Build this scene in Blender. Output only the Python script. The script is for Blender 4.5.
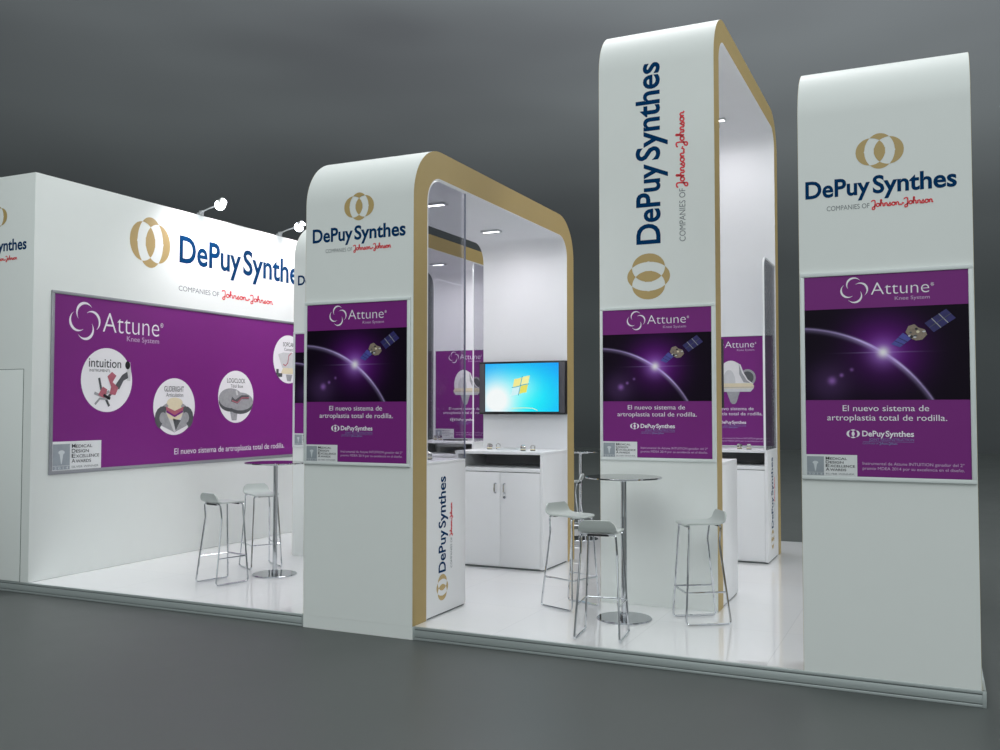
import bpy, bmesh, math, random
from mathutils import Vector, Matrix

for o in list(bpy.data.objects):
    bpy.data.objects.remove(o)
SC = bpy.context.scene
COL = SC.collection
PI = math.pi
random.seed(4)


def lin(c):
    return tuple(((v / 255) / 12.92 if v / 255 <= .04045 else ((v / 255 + .055) / 1.055) ** 2.4) for v in c) + (1.0,)


# ------------------------------------------------------------------ camera
cam_d = bpy.data.cameras.new('camera')
cam = bpy.data.objects.new('camera', cam_d)
COL.objects.link(cam)
SC.camera = cam
yaw, pitch = math.radians(-24.908), math.radians(2.1726)
F = Vector((math.sin(yaw) * math.cos(pitch), math.cos(yaw) * math.cos(pitch), math.sin(pitch)))
R = Vector((math.cos(yaw), -math.sin(yaw), 0))
U = R.cross(F)
mw = Matrix((R, U, -F)).transposed().to_4x4()
mw.translation = (8.0325, -6.3937, 1.7)
cam.matrix_world = mw
cam_d.sensor_width = 36
cam_d.lens = 36 * .93507
cam_d.shift_x, cam_d.shift_y = .001, -.0021
cam_d.clip_end = 300

# ------------------------------------------------------------------ world, lights, exposure
W = bpy.data.worlds.new('hall_ambient')
SC.world = W
W.use_nodes = True
W.node_tree.nodes['Background'].inputs[0].default_value = (.90, .97, .97, 1)
W.node_tree.nodes['Background'].inputs[1].default_value = .83
SC.view_settings.view_transform = 'Standard'
SC.view_settings.look = 'None'
SC.view_settings.exposure = 0
SC.view_settings.gamma = 1
SC.view_settings.use_curve_mapping = False
SC.cycles.max_bounces = 8
SC.cycles.transparent_max_bounces = 16
SC.cycles.sample_clamp_indirect = 4


def area_light(name, loc, aim, sx, sy, power, color=(1, 1, 1), spread=PI):
    l = bpy.data.lights.new(name, 'AREA')
    l.shape = 'RECTANGLE'
    l.size, l.size_y, l.energy, l.color, l.spread = sx, sy, power, color, spread
    o = bpy.data.objects.new(name, l)
    COL.objects.link(o)
    o.location = loc
    o.rotation_euler = (Vector(aim) - Vector(loc)).to_track_quat('-Z', 'Y').to_euler()
    return o


# added fill lights out of view: in front of, above and right of the booth
area_light('booth_fill_light', (5, -15, 15), (4, 0, 1.5), 14, 10, 880, (.95, 1, .99))
area_light('booth_fill_light', (3, 6, 14), (4, 4, 0), 8, 8, 780, (1, .98, 1))
area_light('booth_fill_light', (17, 5, 10), (4, 3, 1), 7, 7, 640, (.97, 1, 1))
for deg, pw in ((-78, 700), (-58, 900), (-38, 1400), (-18, 1950), (2, 2200), (22, 2100)):  # added unseen wash lights that brighten the upper backdrop
    sx, cy = math.sin(math.radians(deg)), math.cos(math.radians(deg))
    area_light('backdrop_fill_light', (4 + 26 * sx, 4 + 26 * cy, 26), (4 + 44 * sx, 4 + 44 * cy, 28), 10, 2, pw, (.96, .98, 1), 2.0)

# ------------------------------------------------------------------ node and material helpers


class NT:
    def __init__(s, nt):
        s.nt = nt

    def node(s, t, **kw):
        n = s.nt.nodes.new(t)
        for k, v in kw.items():
            setattr(n, k, v)
        return n

    def put(s, sock, v):
        if isinstance(v, bpy.types.NodeSocket):
            s.nt.links.new(v, sock)
        else:
            sock.default_value = v

    def m(s, op, a, b=0.0, c=0.0):
        n = s.node('ShaderNodeMath', operation=op)
        for i, v in enumerate((a, b, c)):
            s.put(n.inputs[i], v)
        return n.outputs[0]

    def mix(s, f, a, b, mode='MIX'):
        n = s.node('ShaderNodeMix', data_type='RGBA', blend_type=mode)
        s.put(n.inputs[0], f)
        s.put(n.inputs[6], a)
        s.put(n.inputs[7], b)
        return n.outputs[2]

    def noise(s, vec, scale, detail=3, rough=.5):
        n = s.node('ShaderNodeTexNoise')
        s.put(n.inputs['Vector'], vec)
        n.inputs['Scale'].default_value = scale
        n.inputs['Detail'].default_value = detail
        n.inputs['Roughness'].default_value = rough
        return n.outputs[0]

    def gauss(s, d, w):            # exp(-(d/w)^2)
        q = s.m('DIVIDE', d, w)
        return s.m('EXPONENT', s.m('MULTIPLY', s.m('MULTIPLY', q, q), -1.0))


def new_mat(name):
    m = bpy.data.materials.new(name)
    m.use_nodes = True
    t = NT(m.node_tree)
    return m, t, m.node_tree.nodes['Principled BSDF']


def mat(name, rgb, rough=.5, metal=0.0, var=.03, scale=6, spec=.5, coat=0, emit=None, es=0):
    m, t, p = new_mat(name)
    c = lin(rgb)
    co = t.node('ShaderNodeTexCoord').outputs['Object']
    nz = t.noise(co, scale)
    lo = tuple(x * (1 - var) for x in c[:3]) + (1,)
    hi = tuple(min(1, x * (1 + var)) for x in c[:3]) + (1,)
    t.put(p.inputs['Base Color'], t.mix(nz, lo, hi))
    p.inputs['Roughness'].default_value = rough
    p.inputs['Metallic'].default_value = metal
    p.inputs['Specular IOR Level'].default_value = spec
    p.inputs['Coat Weight'].default_value = coat
    if emit:
        p.inputs['Emission Color'].default_value = lin(emit)
        p.inputs['Emission Strength'].default_value = es
    return m


M = {}
M['white'] = mat('white_panel', (229, 233, 231), .45, spec=.3, var=.012)
M['inner'] = mat('white_lining', (232, 233, 236), .5, spec=.25, var=.012)
M['gold'] = mat('gold_edging', (174, 152, 102), .5, spec=.3)
M['cabinet'] = mat('white_laminate', (233, 234, 236), .35, spec=.35, var=.01)
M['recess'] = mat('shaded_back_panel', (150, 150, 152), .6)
M['frame'] = mat('aluminium_white_frame', (222, 228, 228), .35, spec=.4)
M['alu'] = mat('anodised_aluminium', (178, 186, 186), .38, .35, scale=20)
M['alu_grey'] = mat('grey_aluminium_profile', (150, 152, 158), .4, .35)
M['seam'] = mat('seam_dark', (96, 102, 102), .6)
M['chrome'] = mat('chrome', (205, 208, 212), .07, 1.0, var=.01)
M['dark_chrome'] = mat('polished_base_steel', (170, 173, 178), .05, 1.0, var=.01)
M['seat'] = mat('grey_white_shell', (186, 192, 190), .4, spec=.3, var=.01)
M['black'] = mat('black_plastic', (22, 22, 26), .35)
M['speaker'] = mat('grey_mesh', (78, 76, 82), .6)
M['purple'] = mat('purple_print', (122, 34, 125), .45, spec=.3, var=.04, scale=2.5)
M['navy'] = mat('navy_lettering', (2, 54, 98), .7, var=0, spec=.04)
M['logo_gold'] = mat('gold_lettering', (186, 160, 104), .5, var=0)
M['red'] = mat('red_lettering', (228, 44, 58), .5, var=0)
M['grey_text'] = mat('grey_lettering', (120, 126, 130), .5, var=0)
M['dark_text'] = mat('dark_lettering', (52, 54, 60), .5, var=0)
M['white_text'] = mat('white_lettering', (240, 236, 244), .5, var=0)
M['lilac_text'] = mat('lilac_lettering', (206, 176, 212), .5, var=0)
M['slate_text'] = mat('blue_grey_lettering', (126, 124, 178), .5, var=0)
M['badge'] = mat('badge_paper', (226, 228, 230), .5, var=.02)
M['badge_grey'] = mat('badge_grey', (150, 158, 166), .5, var=.12, scale=14)
M['badge_light'] = mat('badge_light', (206, 212, 216), .5, var=.02)
M['disc'] = mat('white_disc_print', (238, 236, 240), .5, var=.01)
M['steel_print'] = mat('printed_steel', (158, 158, 162), .5, var=.25, scale=26)
M['steel_dark'] = mat('printed_dark_steel', (82, 84, 88), .5, var=.25, scale=26)
M['steel_light'] = mat('printed_light_steel', (206, 206, 208), .5, var=.1, scale=26)
M['rose'] = mat('printed_rose', (178, 96, 112), .5, var=.25, scale=26)
M['cream'] = mat('printed_cream', (226, 214, 184), .5, var=.08, scale=20)
M['implant_white'] = mat('printed_implant_white', (232, 230, 232), .5, var=.1, scale=12)
M['sat_blue'] = mat('printed_solar_blue', (34, 28, 98), .5, var=.6, scale=40)
M['sat_light'] = mat('printed_solar_light', (72, 74, 160), .5, var=.3, scale=40)
M['sat_body'] = mat('printed_satellite_body', (140, 124, 110), .5, var=.5, scale=60)
M['bulb'] = mat('lit_bulb', (255, 255, 255), .5, emit=(236, 242, 255), es=14)
M['lens'] = mat('lit_lens', (255, 255, 255), .5, emit=(250, 250, 255), es=5)
M['lamp_metal'] = mat('satin_lamp_metal', (206, 208, 210), .3, .6)
M['implant_metal'] = mat('implant_metal', (200, 198, 194), .22, .9)
M['implant_poly'] = mat('implant_polymer', (232, 222, 190), .45)
M['tray'] = mat('white_tray', (236, 238, 240), .4)


def glass_mat(name, tint, gloss):
    m = bpy.data.materials.new(name)
    m.use_nodes = True
    nt = m.node_tree
    nt.nodes.clear()
    t = NT(nt)
    out = t.node('ShaderNodeOutputMaterial')
    tr = t.node('ShaderNodeBsdfTransparent')
    tr.inputs[0].default_value = tint
    gl = t.node('ShaderNodeBsdfGlossy')
    gl.inputs['Roughness'].default_value = .02
    lw = t.node('ShaderNodeLayerWeight')
    lw.inputs[0].default_value = .5
    fr = t.m('ADD', .06, t.m('MULTIPLY', t.m('POWER', lw.outputs[1], 5.0), .9))
    mx = t.node('ShaderNodeMixShader')
    nt.links.new(t.m('MULTIPLY', fr, gloss), mx.inputs[0])
    nt.links.new(tr.outputs[0], mx.inputs[1])
    nt.links.new(gl.outputs[0], mx.inputs[2])
    nt.links.new(mx.outputs[0], out.inputs[0])
    return m


M['glass'] = glass_mat('showcase_glass', (.90, .90, .925, 1), 1.3)
M['glass_edge'] = mat('polished_glass_edge', (244, 246, 248), .2, spec=.6)
M['slate_edge'] = mat('slate_glass_edge', (112, 116, 134), .2, spec=.5)
M['table_glass'] = glass_mat('table_glass', (.86, .88, .89, 1), 1.3)


def floor_tile():
    m, t, p = new_mat('white_gloss_tile')
    co = t.node('ShaderNodeTexCoord').outputs['Object']
    b = t.node('ShaderNodeTexBrick', offset=0.0, squash=1.0)
    t.put(b.inputs['Vector'], co)
    b.inputs['Color1'].default_value = lin((238, 238, 239))
    b.inputs['Color2'].default_value = lin((235, 236, 238))
    b.inputs['Mortar'].default_value = lin((218, 219, 221))
    b.inputs['Scale'].default_value = 1.0
    b.inputs['Mortar Size'].default_value = .003
    b.inputs['Brick Width'].default_value = 1.0
    b.inputs['Row Height'].default_value = 1.0
    t.put(p.inputs['Base Color'], b.outputs[0])
    p.inputs['Roughness'].default_value = .3
    p.inputs['Coat Weight'].default_value = 1
    p.inputs['Coat Roughness'].default_value = .012
    p.inputs['Coat IOR'].default_value = 2.0
    return m


def hall_floor():
    m, t, p = new_mat('grey_hall_floor')
    co = t.node('ShaderNodeTexCoord').outputs['Object']
    n = t.m('ADD', t.m('MULTIPLY', t.noise(co, .35, 4), .7), t.m('MULTIPLY', t.noise(co, 3, 4), .3))
    t.put(p.inputs['Base Color'], t.mix(n, lin((72, 76, 75)), lin((88, 92, 91))))
    t.put(p.inputs['Roughness'], t.m('ADD', t.m('MULTIPLY', n, .2), .32))
    p.inputs['Specular IOR Level'].default_value = .25
    return m


def backdrop():
    m, t, p = new_mat('mottled_grey_backdrop')  # cloudy noise puts soft pools of light into the backdrop colour
    co = t.node('ShaderNodeTexCoord').outputs['Object']
    mp = t.node('ShaderNodeMapping')
    t.put(mp.inputs['Vector'], co)
    mp.inputs['Rotation'].default_value = (0, .32, 0)
    mp.inputs['Scale'].default_value = (.028, .028, .11)
    n = t.noise(mp.outputs[0], 1.0, 2.5, .45)
    r = t.node('ShaderNodeMapRange')
    t.put(r.inputs[0], n)
    r.inputs[1].default_value, r.inputs[2].default_value = .3, .7
    t.put(p.inputs['Base Color'], t.mix(r.outputs[0], lin((66, 68, 70)), lin((96, 100, 101))))
    p.inputs['Roughness'].default_value = .85
    p.inputs['Specular IOR Level'].default_value = .1
    return m


M['tile'] = floor_tile()
M['hall'] = hall_floor()
M['backdrop'] = backdrop()

# ------------------------------------------------------------------ mesh helpers


class MB:
    """collects geometry, then links it as one mesh object"""

    def __init__(s):
        s.bm = bmesh.new()
        s.mats = []
        s.uv = None

    def mi(s, m):
        if m not in s.mats:
            s.mats.append(m)
        return s.mats.index(m)

    def face(s, pts, m, smooth=False):
        vs = [s.bm.verts.new(p) for p in pts]
        f = s.bm.faces.new(vs)
        f.material_index = s.mi(m)
        f.smooth = smooth
        return f

    def grid(s, rows, m, smooth=True, closed_u=False, closed_v=False):
        V = [[s.bm.verts.new(p) for p in r] for r in rows]
        n, k = len(V), len(V[0])
        for i in range(n if closed_v else n - 1):
            for j in range(k if closed_u else k - 1):
                a, b = V[i], V[(i + 1) % n]
                try:
                    f = s.bm.faces.new((a[j], a[(j + 1) % k], b[(j + 1) % k], b[j]))
                    f.material_index = s.mi(m)
                    f.smooth = smooth
                except ValueError:
                    pass
        return V

    def box(s, x0, x1, y0, y1, z0, z1, m, bev=0.0):
        r = bmesh.ops.create_cube(s.bm, size=1)
        vs = r['verts']
        for v in vs:
            v.co = Vector(((x0 + x1) / 2 + v.co.x * (x1 - x0), (y0 + y1) / 2 + v.co.y * (y1 - y0), (z0 + z1) / 2 + v.co.z * (z1 - z0)))
        fs = {f for v in vs for f in v.link_faces}
        for f in fs:
            f.material_index = s.mi(m)
        if bev:
            es = list({e for v in vs for e in v.link_edges})
            r = bmesh.ops.bevel(s.bm, geom=es, offset=bev, segments=2, profile=.5, affect='EDGES')
            for f in r['faces']:
                f.material_index = s.mi(m)
                f.smooth = True

    def tube(s, path, r, m, n=10, closed=False):
        P = [Vector(p) for p in path]
        k = len(P)
        rows = []
        up = None
        for i in range(k):
            if closed:
                t = (P[(i + 1) % k] - P[i - 1]).normalized()
            else:
                t = (P[min(i + 1, k - 1)] - P[max(i - 1, 0)]).normalized()
            if up is None:
                up = t.orthogonal().normalized()
            up = (up - t * up.dot(t)).normalized()
            b = t.cross(up)
            rr = r[i] if isinstance(r, (list, tuple)) else r
            rows.append([P[i] + (up * math.cos(a) + b * math.sin(a)) * rr for a in [2 * PI * j / n for j in range(n)]])
        V = s.grid(rows, m, True, closed_u=True, closed_v=closed)
        if not closed:
            for ring in (V[0][::-1], V[-1]):
                f = s.bm.faces.new(ring)
                f.material_index = s.mi(m)

    def lathe(s, prof, m, n=40, c=(0, 0, 0)):
        rows = [[(c[0] + r * math.cos(2 * PI * j / n), c[1] + r * math.sin(2 * PI * j / n), c[2] + z) for j in range(n)] for r, z in prof]
        V = s.grid(rows, m, True, closed_u=True)
        for ring in (V[0][::-1], V[-1]):
            if (ring[0].co - ring[n // 2].co).length > 1e-5:
                f = s.bm.faces.new(ring)
                f.material_index = s.mi(m)

    def build(s, name, parent=None, off=(0, 0, 0), sharp=35):
        bmesh.ops.remove_doubles(s.bm, verts=s.bm.verts[:], dist=1e-6)
        if off != (0, 0, 0):
            bmesh.ops.translate(s.bm, verts=s.bm.verts[:], vec=-Vector(off))
        me = bpy.data.meshes.new(name)
        s.bm.to_mesh(me)
        s.bm.free()
        for m in s.mats:
            me.materials.append(m)
        if sharp and any(p.use_smooth for p in me.polygons):
            me.set_sharp_from_angle(angle=math.radians(sharp))
        o = bpy.data.objects.new(name, me)
        COL.objects.link(o)
        if parent:
            o.parent = parent
        return o


def fillet(pts, rad, n=6):
    """rounds the corners of an open polyline"""
    P = [Vector(p) for p in pts]
    out = [P[0]]
    for i in range(1, len(P) - 1):
        a, b, c = P[i - 1], P[i], P[i + 1]
        r = min(rad, (a - b).length * .45, (c - b).length * .45)
        p, q = b + (a - b).normalized() * r, b + (c - b).normalized() * r
        for k in range(n + 1):
            t = k / n
            out.append(p * (1 - t) ** 2 + b * 2 * t * (1 - t) + q * t * t)
    out.append(P[-1])
    return out


def tag(o, label=None, cat=None, group=None, kind=None):
    if label: o['label'] = label
    if cat: o['category'] = cat
    if group: o['group'] = group
    if kind: o['kind'] = kind
    return o


def thing(name, label, cat, loc=(0, 0, 0), rz=0, group=None):
    o = bpy.data.objects.new(name, None)
    o.empty_display_size = .1
    COL.objects.link(o)
    o.location = loc
    o.rotation_euler = (0, 0, rz)
    return tag(o, label, cat, group)


def children(o):
    return [c for c in COL.objects if c.parent == o]


def copy_tree(o, parent=None, loc=None, rz=None, label=None, group=None):
    c = o.copy()
    COL.objects.link(c)
    if parent: c.parent = parent
    if loc is not None: c.location = loc
    if rz is not None: c.rotation_euler = (0, 0, rz)
    if label: c['label'] = label
    if group: c['group'] = group
    for ch in children(o):
        copy_tree(ch, c)
    return c


# ------------------------------------------------------------------ flat print: lettering, emblems, strokes
_TX = {}


def text_geo(s, weight=0.0):
    k = (s, weight)
    if k not in _TX:
        cu = bpy.data.curves.new('lettering', 'FONT')
        cu.body = s
        cu.offset = weight
        cu.resolution_u = 4
        cu.fill_mode = 'FRONT'
        o = bpy.data.objects.new('lettering', cu)
        COL.objects.link(o)
        bpy.context.view_layer.update()
        ev = o.evaluated_get(bpy.context.evaluated_depsgraph_get())
        me = ev.to_mesh()
        vs = [(v.co.x, v.co.y) for v in me.vertices]
        fs = [tuple(p.vertices) for p in me.polygons]
        ev.to_mesh_clear()
        bpy.data.objects.remove(o)
        bpy.data.curves.remove(cu)
        _TX[k] = (vs, fs)
    return _TX[k]


CAP = None


class Plane:
    """a printed surface: u to the right, v up, d out of it"""

    def __init__(s, O, u, v):
        s.O, s.u, s.v = Vector(O), Vector(u), Vector(v)
        s.n = s.u.cross(s.v)

    def P(s, u, v, d=0.0):
        return s.O + s.u * u + s.v * v + s.n * d

    def sub(s, u, v, du, dv):
        """a frame turned inside this plane"""
        return Plane(s.P(u, v), s.u * du[0] + s.v * du[1], s.u * dv[0] + s.v * dv[1])


def put_text(mb, pl, s, u, v, width, cap, m, d=.0012, weight=0.0, align='L', shear=0):
    global CAP
    if CAP is None:
        CAP = max(y for x, y in text_geo('H')[0])
    vs, fs = text_geo(s, weight)
    x0, x1 = min(x for x, y in vs), max(x for x, y in vs)
    sy = cap / CAP
    sx = width / (x1 - x0) if width else sy * .92
    wd = (x1 - x0) * sx
    uo = u - {'L': 0, 'C': wd / 2, 'R': wd}[align]
    V = [mb.bm.verts.new(pl.P(uo + (x - x0) * sx + shear * y * sy, v + y * sy, d)) for x, y in vs]
    i = mb.mi(m)
    for f in fs:
        try:
            fc = mb.bm.faces.new([V[k] for k in f])
            fc.material_index = i
        except ValueError:
            pass


def poly(mb, pl, pts, m, d=.001):
    mb.face([pl.P(u, v, d) for u, v in pts], m)


def ell(cu, cv, a, b, n=32, t0=0, t1=2 * PI, rot=0):
    k = n if t1 - t0 > 2 * PI - 1e-6 else n + 1
    out = []
    for i in range(k):
        t = t0 + (t1 - t0) * i / n
        x, y = a * math.cos(t), b * math.sin(t)
        out.append((cu + x * math.cos(rot) - y * math.sin(rot), cv + x * math.sin(rot) + y * math.cos(rot)))
    return out


def rect(mb, pl, u0, u1, v0, v1, m, d=.001):
    poly(mb, pl, [(u0, v0), (u1, v0), (u1, v1), (u0, v1)], m, d)


def ribbon(mb, pl, pts, w, m, d=.001):
    """a pen stroke; w may be one width or one per point"""
    n = len(pts)
    L, Rr = [], []
    for i in range(n):
        a, b = pts[max(i - 1, 0)], pts[min(i + 1, n - 1)]
        dx, dy = b[0] - a[0], b[1] - a[1]
        q = math.hypot(dx, dy) or 1
        ww = (w[i] if isinstance(w, (list, tuple)) else w) / 2
        L.append((pts[i][0] - dy / q * ww, pts[i][1] + dx / q * ww))
        Rr.append((pts[i][0] + dy / q * ww, pts[i][1] - dx / q * ww))
    for i in range(n - 1):
        poly(mb, pl, [Rr[i], Rr[i + 1], L[i + 1], L[i]], m, d)


def emblem(mb, pl, cu, cv, w, h, m, d=.0012):
    """three crossing ovals filled by odd parity"""
    ov = [(-.192 * w, .308 * w, .385 * h), (0, .317 * w, .5 * h), (.192 * w, .308 * w, .385 * h)]
    n = 120
    cols = []
    for i in range(n + 1):
        x = -w / 2 + w * i / n
        ys = []
        for c, a, b in ov:
            q = 1 - ((x - c) / a) ** 2
            if q > 0:
                ys.append(b * math.sqrt(q))
        cols.append((x, sorted(ys, reverse=True)))
    for i in range(n):
        (xa, ya), (xb, yb) = cols[i], cols[i + 1]
        if len(ya) != len(yb):
            if len(ya) > len(yb):
                yb = yb + [0.0] * (len(ya) - len(yb)) if not yb else ya
            else:
                ya = ya + [0.0] * (len(yb) - len(ya)) if not ya else yb
        # odd layers counted from the outside in
        k = len(ya)
        edges_a = ya + [-y for y in reversed(ya)]
        edges_b = yb + [-y for y in reversed(yb)]
        for j in range(0, 2 * k - 1):
            if (j < k and j % 2 == 0) or (j >= k and (2 * k - 2 - j) % 2 == 0):
                a0, a1, b0, b1 = edges_a[j], edges_a[j + 1], edges_b[j], edges_b[j + 1]
                if abs(a0 - a1) + abs(b0 - b1) < 1e-7:
                    continue
                pts = [(xa, a1), (xb, b1), (xb, b0), (xa, a0)]
                if abs(a0 - a1) < 1e-7: pts = [(xa, a0), (xb, b1), (xb, b0)]
                if abs(b0 - b1) < 1e-7: pts = [(xa, a1), (xb, b0), (xa, a0)]
                poly(mb, pl, [(cu + p, cv + q) for p, q in pts], m, d)


def arc_pts(cx, cy, rx, ry, a0, a1, n=8):
    return [(cx + rx * math.cos(math.radians(a0 + (a1 - a0) * i / n)), cy + ry * math.sin(math.radians(a0 + (a1 - a0) * i / n))) for i in range(n + 1)]


# handwriting: each letter is a list of pen strokes, with its advance
GL = {
    'J': ([arc_pts(.22, .80, .20, .16, 200, 40) + [(.40, .55), (.36, .05)] + arc_pts(.20, -.22, .16, .17, 20, -150) + [(.10, -.10), (.44, .14)]], .50),
    'o': ([arc_pts(.19, .24, .17, .23, 70, 430, 14) + [(.46, .36)]], .42),
    'h': ([[(.0, .10), (.14, .55), (.18, .9)] + arc_pts(.13, .90, .05, .09, 0, 180) + [(.07, .0)], [(.08, .22)] + arc_pts(.22, .33, .11, .14, 150, 0) + [(.33, .06), (.40, .0), (.47, .08)]], .46),
    'n': ([[(.0, .40), (.06, .44), (.06, .0)], [(.07, .22)] + arc_pts(.20, .32, .11, .14, 150, 0) + [(.31, .06), (.38, .0), (.45, .08)]], .44),
    's': ([[(.0, .08), (.22, .52)] + arc_pts(.14, .13, .15, .14, 50, -150)], .36),
    '&': ([[(.0, .10)] + arc_pts(.14, .14, .12, .12, 200, 330, 6) + [(.30, .30), (.40, .22), (.46, .14)]], .46),
}


def script(mb, pl, s, u, v, width, cap, m, d=.0012, pen=.15):
    tot = sum(GL[c][1] for c in s)
    k = width / tot
    x = 0
    for c in s:
        st, adv = GL[c]
        for pts in st:
            d += .00006
            ribbon(mb, pl, [(u + (x + p[0]) * k, v + p[1] * cap) for p in pts], pen * cap * 1.25, m, d)
        x += adv


def maker_logo(parent, pl, ring, word, tag_, off, weight=.022):
    """emblem, two-word lettering and the tagline under it: three pieces of one logo"""
    root = MB()
    emblem(root, pl, *ring, M['logo_gold'])
    lg = root.build('logo_emblem', parent, off)
    b = MB()
    u, v, w, cap = word
    put_text(b, pl, 'DePuy', u, v, w * .442, cap, M['navy'], weight=weight)
    put_text(b, pl, 'Synthes', u + w * .460, v, w * .540, cap, M['navy'], weight=weight)
    b.build('logo_lettering', lg, off if parent is None else (0, 0, 0)) if False else None
    o = b.build('logo_lettering', parent, off)
    b = MB()
    u0, u1, u2, u3, v, cap = tag_
    put_text(b, pl, 'COMPANIES OF', u0, v, u1 - u0, cap * .86, M['grey_text'])
    script(b, pl, 'Johnson&Johnson', u2, v + cap * .1, u3 - u2, cap * 1.2, M['red'])
    b.build('tagline_lettering', parent, off)


def swirl(mb, pl, cu, cv, r, m, d=.0012, wk=1.0):
    """four curved blades chasing each other round a ring"""
    for k in range(4):
        a0 = k * 90
        cx, cy = cu + .43 * r * math.cos(math.radians(a0)), cv + .43 * r * math.sin(math.radians(a0))
        n = 18
        pts, w = [], []
        for i in range(n + 1):
            t = i / n
            a = math.radians(a0 - 52 + 177 * t)
            pts.append((cx + 0.555 * r * math.cos(a), cy + .555 * r * math.sin(a)))
            w.append((.010 + .145 * math.sin(PI * t) ** 1.2) * r * wk)
        ribbon(mb, pl, pts, w, m, d)


# ------------------------------------------------------------------ the setting
HP = .1014
b = MB()
b.face([(4 + 34 * math.cos(2 * PI * i / 96), 4 + 34 * math.sin(2 * PI * i / 96), -HP) for i in range(96)], M['hall'])
o = b.build('floor')
tag(o, 'smooth mid grey hall floor around the booth', 'floor', kind='structure')
b = MB()
prof = [(32, -HP - .002)] + [(32 + 12 * math.sin(a), -HP + 12 - 12 * math.cos(a)) for a in [PI / 2 * i / 14 for i in range(1, 15)]] + [(44, 18), (44, 24), (44, 32), (44, 44)]
rows = []
for i in range(73):
    a = math.radians(115 - 135 + 270 * i / 72)
    rows.append([(4 + r * math.cos(a), 4 + r * math.sin(a), z) for r, z in prof])
b.grid(rows, M['backdrop'])
o = b.build('wall_back', sharp=0)
tag(o, 'mottled dark grey backdrop curving up behind the booth', 'wall', kind='structure')

# raised platform
PX0, PX1, PY1 = -1.12, 8.2935, 6.064
t = thing('raised_platform', 'low raised platform with glossy white tiled deck and metal edge strip', 'platform', (4, 3, -HP))
b = MB()
b.box(PX0 + .02, PX1 - .02, .016, PY1 - .02, -HP, -.0005, M['tile'])
b.build('deck', t, (4, 3, -HP))


def edge_trim(x0, x1):
    b = MB()
    b.box(x0, x1, .006, .02, -HP, -.001, M['seam'])
    b.box(x0, x1, 0, .022, -.020, 0, M['alu'], .003)
    b.box(x0, x1, -.002, .02, -.078, -.026, M['alu'], .003)
    b.box(x0, x1, 0, .02, -HP, -.083, M['alu'], .003)
    for xa, xb in ((x0, x0 + .012), (x1 - .022, x1)):
        b.box(xa, xb, -.004, .02, -HP, 0, M['alu'], .002)
    b.build('edge_trim', t, (4, 3, -HP))


edge_trim(PX0, 3.286)
edge_trim(4.325, PX1)
b = MB()
b.box(3.2865, 4.3245, -.010, .02, -HP, -.0008, M['white'])
b.build('kick_plate', t, (4, 3, -HP))
b = MB()
b.box(PX1 - .021, PX1, .021, PY1, -HP, 0, M['alu'], .002)
b.box(PX1 - .001, PX1 + .004, .05, PY1 - .02, -.078, -.026, M['alu'])
b.build('edge_trim', t, (4, 3, -HP))
b = MB()
b.box(PX0, PX1 - .022, PY1 - .021, PY1, -HP, 0, M['alu'], .002)
b.build('edge_trim', t, (4, 3, -HP))

# left storage block with its long wall facing the deck
HW = 4.042
wl = bpy.data.objects.new('wall_left', None)
COL.objects.link(wl)
wl.location = (-.53, 3, 0)
tag(wl, 'tall plain white storage block closing the left side of the booth', 'wall', kind='structure')
OFF = (-.53, 3, 0)
b = MB()
b.box(-1.06, 0, .003, 6.03, 0, HW, M['white'], .006)
b.build('wall_panel', wl, OFF)
FRONT = lambda x0, y: Plane((x0, y, 0), (1, 0, 0), (0, 0, 1))
SIDE = lambda x: Plane((x, 0, 0), (0, 1, 0), (0, 0, 1))
pf = FRONT(-1.06, .003)
maker_logo(wl, pf, (.515, 3.635, .29, .228), (.062, 3.285, .888, .110), (.188, .448, .46, .818, 3.185, .036), OFF, weight=.025)
maker_logo(wl, SIDE(.0), (1.51, 3.58, .604, .575), (1.961, 3.43, 2.44, .305), (1.955, 2.643, 2.693, 3.683, 3.087, .068), OFF, weight=.02)
b = MB()
b.box(-.95, -.115, -.006, .003, .004, 2.085, M['white'], .002)
b.box(-.116, -.111, .0, .0035, .0, 2.09, M['seam'])
b.box(-.955, -.95, .0, .0035, .0, 2.09, M['seam'])
b.box(-.95, -.115, .0, .0035, 2.085, 2.091, M['seam'])
dr = b.build('door_1')
tag(dr, 'flush white door in the end of the storage block', 'door', kind='structure')
b = MB()
b.tube(fillet([(-.88, -.004, 1.02), (-.88, -.05, 1.02), (-.76, -.05, 1.02)], .015), .008, M['chrome'])
b.build('door_handle', dr)

# ------------------------------------------------------------------ arches


def arch_profile(y0, y1, H, th_f, th_b, th_t, ro, ri, zb=0.0, n=16):
    outer = [(y0, zb)] + [(y0 + ro - ro * math.cos(a), H - ro + ro * math.sin(a)) for a in [PI / 2 * i / n for i in range(n + 1)]]
    outer += [(y1 - ro + ro * math.sin(a), H - ro + ro * math.cos(a)) for a in [PI / 2 * i / n for i in range(n + 1)]] + [(y1, 0)]
    a0, a1, zi = y0 + th_f, y1 - th_b, H - th_t
    inner = [(a0, zb)] + [(a0 + ri - ri * math.cos(a), zi - ri + ri * math.sin(a)) for a in [PI / 2 * i / n for i in range(n + 1)]]
    inner += [(a1 - ri + ri * math.sin(a), zi - ri + ri * math.cos(a)) for a in [PI / 2 * i / n for i in range(n + 1)]] + [(a1, 0)]
    return outer, inner


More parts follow.
